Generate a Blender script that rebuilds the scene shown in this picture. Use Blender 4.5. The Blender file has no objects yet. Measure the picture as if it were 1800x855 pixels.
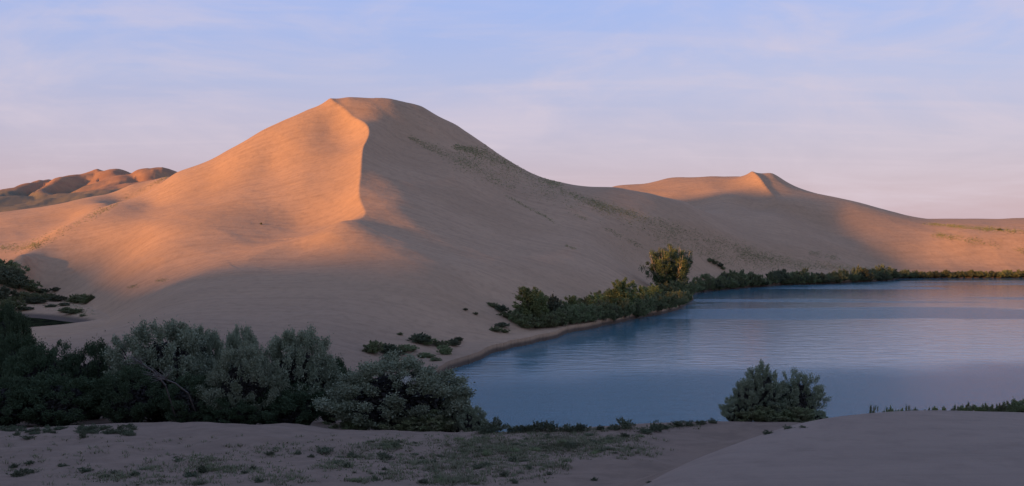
import bpy, math, random
import numpy as np

# ------------------------------------------------------------------ camera, sky, sun, exposure
scene = bpy.context.scene
C = scene.collection
F = 1700.0                       # focal length in photo pixels (photo 1800 px wide)
EYE = 20.0                       # eye height above the lake
HOR = 400.0                      # photo row of the eye-level horizon
cam_d = bpy.data.cameras.new('camera')
cam = bpy.data.objects.new('camera', cam_d)
C.objects.link(cam)
cam.location = (0, 0, EYE)
cam.rotation_euler = (math.radians(90), 0, 0)
cam_d.sensor_width = 36.0
cam_d.lens = 36.0 * F / 1800.0
cam_d.shift_y = -(427.5 - HOR) / 1800.0
cam_d.clip_start = 0.3
cam_d.clip_end = 30000
scene.camera = cam

SUN_EL = math.radians(7.6)
SUN_HEAD = math.radians(61.0)    # light travels this far to the right of straight ahead
dx, dy = math.sin(SUN_HEAD), math.cos(SUN_HEAD)

world = bpy.data.worlds.new('World')
scene.world = world
world.use_nodes = True
wn = world.node_tree.nodes
wl = world.node_tree.links
wn.clear()
def W(t, **k):
    n = wn.new(t)
    for a, b in k.items():
        setattr(n, a, b)
    return n
w_out = W('ShaderNodeOutputWorld')
w_bg = W('ShaderNodeBackground')
sky = W('ShaderNodeTexSky')
sky.sky_type = 'NISHITA'
sky.sun_disc = False
sky.sun_elevation = SUN_EL
sky.sun_rotation = math.atan2(-dx, -dy) % (2 * math.pi)
sky.air_density = 1.0
sky.dust_density = 1.2
sky.ozone_density = 2.0
tc = W('ShaderNodeTexCoord')
sep = W('ShaderNodeSeparateXYZ')
wl.new(tc.outputs['Generated'], sep.inputs[0])
# evening colouring of the sky: pink belt low down, lavender then blue higher up
ramp = W('ShaderNodeValToRGB')
cr = ramp.color_ramp
SKY_STOPS = [(0.0, (0.69, 0.50, 0.56)), (0.035, (0.66, 0.50, 0.59)), (0.08, (0.61, 0.53, 0.68)),
             (0.15, (0.51, 0.55, 0.83)), (0.25, (0.38, 0.53, 1.0)), (0.5, (0.24, 0.41, 0.90)), (1.0, (0.15, 0.28, 0.65))]
cr.elements[0].position, cr.elements[0].color = SKY_STOPS[0][0], (*SKY_STOPS[0][1], 1)
cr.elements[1].position, cr.elements[1].color = SKY_STOPS[-1][0], (*SKY_STOPS[-1][1], 1)
for p_, c_ in SKY_STOPS[1:-1]:
    e = cr.elements.new(p_)
    e.color = (*c_, 1)
wl.new(sep.outputs['Z'], ramp.inputs['Fac'])
# mix nishita with the evening tint
scal = W('ShaderNodeVectorMath', operation='SCALE')
scal.inputs['Scale'].default_value = 7.0
wl.new(ramp.outputs['Color'], scal.inputs[0])
mixs = W('ShaderNodeMix', data_type='RGBA')
mixs.inputs[0].default_value = 0.8
wl.new(sky.outputs[0], mixs.inputs[6])
wl.new(scal.outputs[0], mixs.inputs[7])
# thin cirrus laid on a plane high above
mx = W('ShaderNodeMath', operation='MAXIMUM'); mx.inputs[1].default_value = 0.015
wl.new(sep.outputs['Z'], mx.inputs[0])
ad = W('ShaderNodeMath', operation='ADD'); ad.inputs[1].default_value = 0.10
wl.new(mx.outputs[0], ad.inputs[0])
dvx = W('ShaderNodeMath', operation='DIVIDE'); dvy = W('ShaderNodeMath', operation='DIVIDE')
wl.new(sep.outputs['X'], dvx.inputs[0]); wl.new(ad.outputs[0], dvx.inputs[1])
wl.new(sep.outputs['Y'], dvy.inputs[0]); wl.new(ad.outputs[0], dvy.inputs[1])
cmb = W('ShaderNodeCombineXYZ')
wl.new(dvx.outputs[0], cmb.inputs[0]); wl.new(dvy.outputs[0], cmb.inputs[1])
def cloud(rot, scl, nscale, detail, lo, hi, dist):
    mp = W('ShaderNodeMapping')
    mp.inputs['Rotation'].default_value = (0, 0, math.radians(rot))
    mp.inputs['Scale'].default_value = scl
    wl.new(cmb.outputs[0], mp.inputs[0])
    nz = W('ShaderNodeTexNoise')
    nz.inputs['Scale'].default_value = nscale
    nz.inputs['Detail'].default_value = detail
    nz.inputs['Roughness'].default_value = 0.55
    nz.inputs['Distortion'].default_value = dist
    wl.new(mp.outputs[0], nz.inputs['Vector'])
    mr = W('ShaderNodeMapRange'); mr.interpolation_type = 'SMOOTHSTEP'
    mr.inputs['From Min'].default_value = lo
    mr.inputs['From Max'].default_value = hi
    wl.new(nz.outputs[0], mr.inputs['Value'])
    return mr.outputs[0]
c1 = cloud(-38, (0.5, 1.7, 1), 1.3, 8, 0.44, 0.74, 0.9)
c2 = cloud(20, (0.6, 0.9, 1), 0.6, 5, 0.38, 0.72, 0.6)
mc = W('ShaderNodeMath', operation='MULTIPLY'); mc.inputs[1].default_value = 0.18
wl.new(c1, mc.inputs[0])
mc2 = W('ShaderNodeMath', operation='MULTIPLY_ADD'); mc2.inputs[1].default_value = 0.2
wl.new(c2, mc2.inputs[0]); wl.new(mc.outputs[0], mc2.inputs[2])
mp3 = W('ShaderNodeMapping'); mp3.inputs['Scale'].default_value = (2.2, 2.2, 7.0); mp3.inputs['Rotation'].default_value = (0, math.radians(12), 0)
wl.new(tc.outputs['Generated'], mp3.inputs[0])
nz3 = W('ShaderNodeTexNoise'); nz3.inputs['Scale'].default_value = 1.7; nz3.inputs['Detail'].default_value = 9; nz3.inputs['Roughness'].default_value = 0.6; nz3.inputs['Distortion'].default_value = 0.8
wl.new(mp3.outputs[0], nz3.inputs['Vector'])
mr3 = W('ShaderNodeMapRange'); mr3.interpolation_type = 'SMOOTHSTEP'; mr3.inputs['From Min'].default_value = 0.44; mr3.inputs['From Max'].default_value = 0.72; mr3.inputs['To Max'].default_value = 0.42
wl.new(nz3.outputs[0], mr3.inputs['Value'])
mx3 = W('ShaderNodeMath', operation='ADD'); mx3.use_clamp = True
wl.new(mc2.outputs[0], mx3.inputs[0]); wl.new(mr3.outputs[0], mx3.inputs[1])
mixc = W('ShaderNodeMix', data_type='RGBA')
mixc.inputs[7].default_value = (5.0, 4.3, 4.8, 1)
wl.new(mx3.outputs[0], mixc.inputs[0])
wl.new(mixs.outputs[2], mixc.inputs[6])
wl.new(mixc.outputs[2], w_bg.inputs['Color'])
w_bg.inputs['Strength'].default_value = 0.102
wl.new(w_bg.outputs[0], w_out.inputs['Surface'])

sun_d = bpy.data.lights.new('sun', 'SUN')
sun = bpy.data.objects.new('sun', sun_d)
C.objects.link(sun)
sun_d.energy = 5.0
sun_d.angle = math.radians(4.0)
sun_d.color = (1.0, 0.44, 0.11)
from mathutils import Vector
ldir = Vector((dx * math.cos(SUN_EL), dy * math.cos(SUN_EL), -math.sin(SUN_EL)))
sun.rotation_euler = ldir.to_track_quat('-Z', 'Y').to_euler()
sun.location = (-300, -200, 200)

scene.view_settings.view_transform = 'Standard'
scene.view_settings.look = 'None'
scene.view_settings.gamma = 1
scene.view_settings.use_curve_mapping = False
scene.view_settings.exposure = 0.5
scene.cycles.max_bounces = 6
scene.cycles.diffuse_bounces = 3
scene.cycles.glossy_bounces = 3
scene.cycles.use_adaptive_sampling = True

# ------------------------------------------------------------------ terrain height function
def P(px, py, Y):
    return ((px - 900) / F * Y, Y, EYE + (HOR - py) / F * Y)

random.seed(4)
_rs = np.random.RandomState(7)
_lat = _rs.rand(256, 256)
def vnoise(x, y):
    xi = np.floor(x).astype(int); yi = np.floor(y).astype(int)
    fx = x - xi; fy = y - yi
    fx = fx * fx * (3 - 2 * fx); fy = fy * fy * (3 - 2 * fy)
    a = _lat[xi & 255, yi & 255]; b = _lat[(xi + 1) & 255, yi & 255]
    c = _lat[xi & 255, (yi + 1) & 255]; d = _lat[(xi + 1) & 255, (yi + 1) & 255]
    return (a * (1 - fx) + b * fx) * (1 - fy) + (c * (1 - fx) + d * fx) * fy - 0.5
def fbm(x, y, o=4):
    s = 0; a = 1.0
    for i in range(o):
        s = s + a * vnoise(x * 2 ** i + 17.3 * i, y * 2 ** i + 5.1 * i); a *= 0.5
    return s
def sstep(a, b, x):
    t = np.clip((x - a) / (b - a), 0, 1)
    return t * t * (3 - 2 * t)

def smooth_line(pts, n=8):
    pts = [np.array(p, float) for p in pts]
    pts = [2 * pts[0] - pts[1]] + pts + [2 * pts[-1] - pts[-2]]
    out = []
    for i in range(1, len(pts) - 2):
        p0, p1, p2, p3 = pts[i - 1:i + 3]
        for k in range(n):
            t = k / n
            out.append(0.5 * ((2 * p1) + (-p0 + p2) * t + (2 * p0 - 5 * p1 + 4 * p2 - p3) * t * t + (-p0 + 3 * p1 - 3 * p2 + p3) * t ** 3))
    out.append(pts[-2])
    return np.array(out)

def line_dist(x, y, L, closed=False):
    """distance to a polyline, side (+ = right of travel) and the column values interpolated at the nearest point"""
    bc = np.zeros(x.shape)
    best = np.full(x.shape, 1e18); side = np.zeros_like(x); val = np.zeros(x.shape + (max(1, L.shape[1] - 2),))
    n = len(L)
    for i in range(n if closed else n - 1):
        a = L[i]; b = L[(i + 1) % n]
        ex, ey = b[0] - a[0], b[1] - a[1]
        q = ex * ex + ey * ey + 1e-12
        t = np.clip(((x - a[0]) * ex + (y - a[1]) * ey) / q, 0, 1)
        rx = x - a[0] - t * ex; ry = y - a[1] - t * ey
        d = rx * rx + ry * ry
        cr_ = (ex * (y - a[1]) - ey * (x - a[0])) / math.sqrt(q)
        m = (d < best - 1e-7) | ((np.abs(d - best) <= 1e-7) & (np.abs(cr_) > bc))
        best = np.where(m, np.minimum(d, best), best)
        bc = np.where(m, np.abs(cr_), bc)
        side = np.where(m, np.sign(cr_), side)
        if L.shape[1] > 2:
            for c in range(L.shape[1] - 2):
                val[..., c] = np.where(m, a[2 + c] + (b[2 + c] - a[2 + c]) * t, val[..., c])
    return np.sqrt(best), -side, val

# crests: x, y, z, amplitude ; travelling towards the camera, 'right of travel' is the lit side
crest1 = [(*P(535, 321, 430), 0), (*P(552, 262, 400), 3), (*P(571, 206, 372), 3.5), (*P(582, 175, 350), 5.0), (*P(600, 190, 343), 6.0), (*P(620, 207, 335), 7.0), (*P(648, 228, 322), 7.5),
          (*P(638, 262, 300), 7.2), (*P(634, 300, 281), 6.2), (*P(631, 340, 261), 4.8), (*P(642, 374, 243), 3.2), (*P(628, 390, 233), 0.6), (*P(600, 397, 228), 0.0)]
crest2 = [(*P(1300, 322, 560), 1), (*P(1316, 309, 525), 7), (*P(1325, 302, 500), 12), (*P(1345, 325, 482), 13), (*P(1363, 348, 463), 11), (*P(1366, 364, 450), 3), (*P(1362, 375, 440), 0)]
CR1 = smooth_line(crest1)[:, [0, 1, 3]]
CR2 = smooth_line(crest2)[:, [0, 1, 3]]
MOUND = smooth_line([(*P(1000, 1040, 18), ), (*P(1120, 925, 24),), (*P(1212, 853, 30),), (*P(1300, 800, 35.5),), (*P(1400, 759, 40),), (*P(1470, 738, 42.5),), (*P(1560, 727, 44.5),), (*P(1640, 723, 46),), (*P(1740, 725, 47),), (*P(1850, 729, 48),), (*P(2100, 745, 50),)])
def mound(x, y, z):
    """the rounded near dune: a long brow falling away on its far left side"""
    d, s, v = line_dist(x, y, MOUND)
    zc = v[..., 0]
    zm = zc - np.where(s > 0, -0.07 * np.minimum(d, 16) + 0.0022 * d * d, 0.60 * (np.sqrt(d * d + 3.2) - 1.79))
    w = sstep(34, 20, d)
    zm = np.where(w > 0, zm, -50)
    hi = np.maximum(z, zm); k_ = 0.35
    m = hi + k_ * np.log1p(np.exp(-np.abs(z - zm) / k_)) - k_ * 0.0
    m = np.where(np.abs(z - zm) > 3, hi, m)
    return z * (1 - w) + m * w
def cusp(x, y):
    d, s, v = line_dist(x, y, CR1)
    k = v[..., 0] * np.exp(-d / np.where(s > 0, 14.0, 24.0)) * np.clip(1 - d / np.where(s > 0, 34.0, 70.0), 0, 1) ** 1.5
    d, s, v = line_dist(x, y, CR2)
    k = k + v[..., 0] * np.exp(-d / np.where(s > 0, 26.0, 28.0)) * np.clip(1 - d / 75.0, 0, 1) ** 1.5
    return k

ctrl = [p[:3] for p in crest1] + [p[:3] for p in crest2]
A = lambda *t: ctrl.append(P(*t))
# great dune, left skyline and lit face
for t in [(500, 215, 355), (400, 265, 350), (310, 303, 345), (200, 358, 322), (100, 405, 292), (40, 450, 265), (540, 195, 353),
          (580, 230, 334), (560, 394, 254), (600, 396, 243), (520, 388, 262), 
          (460, 234, 355), (400, 450, 222), (300, 455, 230), (180, 475, 258),
          (500, 440, 220), (600, 440, 213), (680, 400, 233), (600, 500, 182), (450, 500, 185), (300, 520, 180), (600, 560, 152), (600, 600, 135), (450, 560, 150), (300, 560, 152), (200, 575, 158),
          (700, 560, 158), (700, 600, 145), (760, 625, 137), (480, 600, 132), (360, 600, 130), (220, 600, 135), (120, 588, 165), (200, 568, 178),
          # shaded side
          (700, 250, 328), (700, 300, 297), (695, 350, 260), (750, 350, 272), (800, 350, 285), (850, 350, 298), (730, 400, 237), (800, 400, 251), (850, 400, 263), (800, 300, 314), (800, 500, 184), (700, 500, 181), (700, 450, 206), (800, 450, 219), (900, 450, 236),
          (900, 400, 275), (900, 500, 199), (860, 560, 170), (1000, 500, 207), (1000, 450, 252), (1000, 400, 296), (1000, 360, 324), (1100, 460, 252), (1100, 400, 318), (900, 320, 336), (800, 250, 348), (740, 225, 345),
          # right skyline
          (612, 174.5, 351), (640, 175.5, 352), (665, 176, 354), (690, 178, 356), (740, 189, 361), (800, 220, 368), (850, 253, 371), (900, 286, 372), (940, 308, 371), (985, 322, 370), (1080, 331, 376), (1140, 340, 380), (1200, 353, 390),
          (1200, 400, 342), (1200, 450, 295), (1200, 490, 268), (1300, 450, 340), (1300, 480, 328), (1300, 400, 392), (1400, 420, 392), (1400, 470, 352), (1500, 460, 372), (1500, 430, 412),
          (1600, 450, 404), (1600, 472, 396), (1700, 458, 397), (1800, 460, 393), (1900, 460, 390), (2000, 440, 395),
          # far dune
          (1357, 304, 507), (1180, 316, 556), (1140, 326, 560), (1250, 311, 536), (1080, 328, 560), (1275, 335, 485), (1275, 350, 460), (1230, 352, 470), (1290, 380, 418), (1400, 332, 492), (1450, 348, 477), (1500, 361, 463), (1560, 378, 452),
          (1610, 389, 447), (1640, 393, 444), (1420, 390, 440), (1470, 390, 447), (1550, 410, 426), (1600, 420, 420), (1700, 420, 414), (1800, 424, 408), (1900, 420, 405), (1720, 392, 440), (1800, 392, 434), (1900, 392, 430), (1560, 400, 560), (1700, 400, 540), (1900, 400, 540), (2100, 400, 480),
          # sand slope behind on the left
          (0, 376, 420), (80, 362, 425), (150, 346, 430), (230, 325, 436), (300, 309, 442), (-100, 395, 410), (0, 410, 365), (120, 385, 378), (0, 440, 325), (60, 432, 318), (-120, 440, 330), (200, 362, 392),
          (60, 500, 262), (0, 490, 272), (150, 530, 240), (180, 558, 208), (30, 545, 232), (-100, 520, 240), (-200, 560, 200), (160, 505, 248), (230, 500, 222)]:
    A(*t)
R = lambda *t: ctrl.append(t)
for t in [(-60, 320, 46.5), (-80, 320, 41.5), (-100, 320, 35), (-118, 318, 28), (-62, 290, 34.5), (-80, 290, 30.5), (-100, 290, 25.5), (-118, 285, 20), (-72, 260, 22), (-96, 260, 18.5), (-100, 400, 28), (-125, 420, 26), (-90, 440, 28), (-40, 420, 42), (-70, 500, 22)]:
    R(*t)
# hidden backs
for t in [(1120, 380, 430), (1200, 378, 428), (1000, 370, 440), (800, 330, 450)]:
    A(*t)
for t in [(-50, 480, 26), (-120, 520, 16), (-160, 400, 22), (-20, 520, 18), (-200, 500, 18), (-260, 560, 20), (0, 640, 18), (-130, 470, 24), (130, 600, 26), (230, 600, 22), (300, 700, 21), (60, 650, 28), (200, 700, 24),
          (150, 560, 36), (-300, 700, 22), (0, 800, 20), (350, 800, 20), (400, 500, 20), (450, 300, 16), (450, 100, 16), (300, -60, 16), (-145, 380, 26),
          # casting dune out of frame (left and behind the camera), and the dune the camera stands on
          (0, 0, 18.2), (8, 8, 17.6), (-8, 8, 16.8), (0, -30, 20), (40, -40, 18), (0, 16, 14.2), (60, 10, 13), (-30, 10, 12), (-60, 30, 9), (-60, -40, 16)]:
    R(*t)
# foreground
for t in [(0, 765, 62), (200, 753, 65), (350, 747, 66), (500, 751, 66), (640, 759, 66), (760, 763, 68), (850, 757, 71), (1000, 753, 74), (1130, 748, 75), (1260, 742, 71), (1400, 742, 71),
          (0, 855, 43), (200, 855, 43), (450, 855, 43), (700, 855, 43), (900, 855, 43), (1080, 855, 42), (300, 800, 53), (600, 800, 54), (850, 800, 56), (1050, 800, 56), (1200, 800, 50), (1150, 855, 39), (1300, 770, 62), (-200, 780, 58), (0, 810, 51),
          (1250, 815, 57), (1300, 785, 63), (1200, 842, 50), (1350, 762, 67)]:
    A(*t)
for t in [(3, 33, 9.6), (5, 37, 8.9), (9.5, 45, 7.0), (12.5, 50, 6.3), (16, 55, 6.0), (20, 48, 8.2), (26, 50, 8.4), (14, 38, 9), (12, 30, 11), (20, 36, 10), (22, 26, 12), (24, 60, 6.6), (30, 60, 7.6), (40, 62, 7.0), (34, 74, 3), (-20, 84, 2.6), (-40, 86, 2.8), (-60, 92, 3), (-80, 100, 3.4), (-20, 110, 1.8), (-45, 112, 2.6), (-75, 125, 3), (0, 81, 2.4), (12, 80, 2.8), (-110, 140, 2.8),
          (-120, 70, 9), (-150, 120, 6), (-150, 190, 4), (-200, 220, 9), (-250, 300, 20)]:
    R(*t)
ctrl = np.array(ctrl)

def warp(x, y):
    r = np.sqrt(x * x + y * y) + 1e-6
    g = np.arcsinh(r / 70.0) / r
    return x * g, y * g
cu, cv = warp(ctrl[:, 0], ctrl[:, 1])
def tps(d2):
    return 0.5 * d2 * np.log(d2 + 1e-12)
N_ = len(ctrl)
Kmat = tps((cu[:, None] - cu[None]) ** 2 + (cv[:, None] - cv[None]) ** 2) + np.eye(N_) * 8e-5
Pm = np.stack([np.ones(N_), cu, cv], 1)
M_ = np.block([[Kmat, Pm], [Pm.T, np.zeros((3, 3))]])
rhs = np.concatenate([ctrl[:, 2] - cusp(ctrl[:, 0], ctrl[:, 1]), np.zeros(3)])
sol = np.linalg.solve(M_, rhs)
def rbf(x, y):
    u, v = warp(x, y)
    out = sol[N_] + sol[N_ + 1] * u + sol[N_ + 2] * v
    for i in range(N_):
        out = out + sol[i] * tps((u - cu[i]) ** 2 + (v - cv[i]) ** 2)
    return out

def W0(px, py):
    Y = EYE * F / (py - HOR)
    return ((px - 900) / F * Y, Y)
lake_pts = [(-15, 101), (-14, 118), W0(775, 660), W0(810, 643), W0(850, 628), W0(900, 612), W0(960, 597), W0(1010, 583), W0(1060, 572), W0(1130, 558), W0(1190, 545), W0(1212, 531), W0(1222, 516), W0(1290, 508), W0(1370, 502), W0(1450, 499),
            W0(1555, 494), W0(1590, 489), W0(1700, 488.5), W0(1800, 488), (260, 388), (330, 372), (390, 300), (380, 170), (260, 110), (120, 92), (60, 86), (30, 84), (8, 86), (-6, 91)]
LAKE = smooth_line(lake_pts + [lake_pts[0]], 4)[:-1]
_n = np.stack([fbm(LAKE[:, 0] / 7, LAKE[:, 1] / 7, 2), fbm(LAKE[:, 0] / 7 + 50, LAKE[:, 1] / 7, 2)], 1)
LAKE = LAKE + _n * 1.6
pond_pts = [W0(-40, 562), W0(5, 558), W0(60, 559), W0(105, 564), W0(138, 569), W0(125, 573), W0(60, 581), W0(-20, 584)]
POND = smooth_line(pond_pts + [pond_pts[0]], 4)[:-1]
def inside(x, y, L):
    c = np.zeros(x.shape, bool)
    n = len(L)
    for i in range(n):
        x1, y1 = L[i][:2]; x2, y2 = L[(i + 1) % n][:2]
        if y1 == y2: continue
        m = ((y1 > y) != (y2 > y)) & (x < (x2 - x1) * (y - y1) / (y2 - y1) + x1)
        c ^= m
    return c
# low secondary ridges on the sand: polyline (x, y, height), widths on its right and left
def ridge(pts, wr, wl, n=6):
    return (smooth_line([(*P(a, b, Y)[:2], h) for a, b, Y, h in pts], n), wr, wl)
ridges = [ridge([(395, 487, 196, 0), (440, 452, 212, 1.0), (500, 434, 221, 1.5), (570, 430, 222, 1.5), (612, 446, 212, 1.2), (606, 470, 200, 0)], 5, 14),
          ridge([(180, 510, 190, 0), (280, 497, 192, .5), (340, 490, 195, .6), (420, 486, 196, .5), (470, 480, 200, 0)], 3, 9),
          ridge([(190, 452, 235, 0), (240, 446, 238, .6), (290, 452, 232, .7), (285, 480, 215, 0)], 3, 10)]
SUN = (dx, dy)
def height(x, y):
    x = np.asarray(x, float); y = np.asarray(y, float)
    z = rbf(x, y) + cusp(x, y)
    for L, wr, wl_ in ridges:
        d, s, v = line_dist(x, y, L)
        z = z + v[..., 0] * np.exp(-(d / np.where(s > 0, wr, wl_)) ** 1.7)
    r = np.sqrt(x * x + y * y)
    # gentle relief
    dist_cam = r
    amp = sstep(20, 200, r)
    z = z + fbm(x / 38, y / 38, 3) * 0.8 * amp + fbm(x / 9 + 40, y / 9, 3) * 0.16 + fbm((x * .8 + y * .6) / 5.5, (y * .8 - x * .6) / 24, 2) * 0.16 * amp
    z = mound(x, y, z)
    # hummocky strips below the foreground crest
    hm = sstep(42, 50, y) * sstep(80, 72, y) * sstep(13, 5, x) * (np.abs(x) < 80)
    z = z + hm * (fbm(x / 3.2, y / 3.2 + 9, 3) * 0.35)
    # far plain
    plain = 19 + fbm(x / 400, y / 400, 3) * 6
    w = sstep(560, 820, r)
    z = z * (1 - w) + plain * w
    # far right low ridge
    z = z + 6.0 * np.exp(-((y - 720 - 0.05 * x) / 60) ** 2) * sstep(200, 330, x) * (1 + .3 * fbm(x / 60, y / 60, 3))
    # behind and left: the shading dune; its crest runs across the light
    t = x * dx + y * dy; s = x * dy - y * dx
    H = 55 - 13.5 * sstep(-180, -232, s) + 3 * sstep(-262, -290, s) - 5 * sstep(-300, -350, s) - 8 * sstep(-330, -420, s) + 0.8 * np.sin(s / 23.0)
    cast = H * np.exp(-((t + 205) / 60) ** 2) * sstep(210, 120, s) * sstep(-470, -330, s)
    wb = np.clip(np.exp(-((t + 205) / 95) ** 2) * sstep(260, 150, s) * sstep(-520, -380, s), 0, 1)
    z = z * (1 - wb) + np.maximum(z * (1 - wb) * .3, cast) * wb
    back = sstep(-10, -80, y) * sstep(600, 100, r)
    z = z * (1 - back) + np.clip(z, 2, 60) * back
    # hills on the left horizon
    hx = x / np.maximum(y, 1.0)
    hz = hills(x, y)
    z = np.maximum(z, hz)
    # water bodies
    wet_ = np.zeros(z.shape, bool); low = z
    for L in (LAKE, POND):
        d, _, _ = line_dist(x, y, L)
        ins = inside(x, y, L)
        near = np.exp(-d / 6.0)
        zo = np.maximum(z, np.minimum(d * 0.12, 1.2))
        cap = 0.02 + d * 0.24
        lo = np.minimum(zo, cap)
        kw = sstep(6, 34, d) if L is LAKE else sstep(2, 12, d)
        if L is LAKE:
            kw = np.where((y < 92) & (x < 200), sstep(1, 7, d), kw)
        zo = lo * (1 - kw) + zo * kw
        zi = -np.minimum(d * 0.18, 5.0)
        wet_ = wet_ | ins
        low = np.where(ins, zi, low)
        z = np.where(ins, z, zo)
    z = np.where(wet_, low, z)
    return z
HILL_CREST = smooth_line([P(30, 345, 1480), P(65, 324, 1440), P(95, 319, 1430), P(120, 324, 1400), P(160, 301, 1340), P(180, 298, 1330), P(215, 297, 1320), P(240, 302, 1320), P(262, 298, 1300), P(287, 294, 1280), P(310, 302, 1270), P(345, 330, 1260)], 3)
HILL_FRONT = smooth_line([P(60, 350, 1120), P(130, 338, 1120), P(200, 326, 1130), P(262, 315, 1150), P(300, 320, 1150)], 3)
def hills(x, y):
    """eroded hills near y = 1100-1700 m on the far left"""
    def bump(px, py, Y, wx, wy, p=2.0):
        X, _, Z = P(px, py, Y)
        q = np.sqrt(((x - X) / wx) ** 2 + ((y - Y) / wy) ** 2)
        return Z * np.exp(-q ** p * 0.7)
    wx = x + 8 * fbm(x / 60, y / 60, 3); wy = y + 30 * fbm(x / 50 + 9, y / 70, 3)
    d, sd, v = line_dist(wx, wy, HILL_CREST)
    g = np.abs(np.sin(x / 17.0 + y / 95.0 + 2.2 * fbm(x / 70, y / 120, 2)))          # gullies between spurs
    z = v[..., 0] - d * (0.23 + 0.10 * (1 - g)) - 1.0 * (1 - g) * sstep(0, 30, d)
    d, sd, v = line_dist(wx, wy, HILL_FRONT)
    z = np.maximum(z, v[..., 0] - d * 0.16)
    low_ = np.maximum(bump(20, 345, 1150, 260, 190, 2), bump(-60, 338, 1700, 520, 260, 2.6))
    z = np.maximum(z, low_) + sstep(26, 50, z) * fbm(x / 22, y / 30, 4) * 2.0
    return np.where(z > 24, z, 24 + (z - 24) * 1.0) * (y > 700) * sstep(700, 900, y)

# ------------------------------------------------------------------ materials
def mat(name):
    m = bpy.data.materials.new(name); m.use_nodes = True
    nt = m.node_tree; b = nt.nodes['Principled BSDF']
    return m, nt, b
def N(nt, t, **k):
    n = nt.nodes.new(t)
    for a, b in k.items(): setattr(n, a, b)
    return n
def noise(nt, vec, scale, detail=4, rough=0.55, dist=0.0):
    n = N(nt, 'ShaderNodeTexNoise')
    n.inputs['Scale'].default_value = scale; n.inputs['Detail'].default_value = detail
    n.inputs['Roughness'].default_value = rough; n.inputs['Distortion'].default_value = dist
    nt.links.new(vec, n.inputs['Vector'])
    return n.outputs[0]
def mapr(nt, val, a, b, c=0.0, d=1.0, smooth=True):
    m = N(nt, 'ShaderNodeMapRange')
    if smooth: m.interpolation_type = 'SMOOTHSTEP'
    for k, v in zip(('From Min', 'From Max', 'To Min', 'To Max'), (a, b, c, d)):
        m.inputs[k].default_value = v
    nt.links.new(val, m.inputs['Value'])
    return m.outputs[0]
def mixc_(nt, fac, a, b, blend='MIX'):
    m = N(nt, 'ShaderNodeMix', data_type='RGBA', blend_type=blend)
    for i, v in ((0, fac), (6, a), (7, b)):
        if hasattr(v, 'node'): nt.links.new(v, m.inputs[i])
        elif i == 0: m.inputs[0].default_value = v
        else: m.inputs[i].default_value = (*v, 1)
    return m.outputs[2]
def mapping(nt, vec, rot=(0, 0, 0), scl=(1, 1, 1)):
    m = N(nt, 'ShaderNodeMapping')
    m.inputs['Rotation'].default_value = rot; m.inputs['Scale'].default_value = scl
    nt.links.new(vec, m.inputs[0]); return m.outputs[0]
def bump_(nt, h, strength, dist, normal=None):
    b = N(nt, 'ShaderNodeBump')
    b.inputs['Strength'].default_value = strength; b.inputs['Distance'].default_value = dist
    nt.links.new(h, b.inputs['Height'])
    if normal is not None: nt.links.new(normal, b.inputs['Normal'])
    return b.outputs[0]

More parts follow.
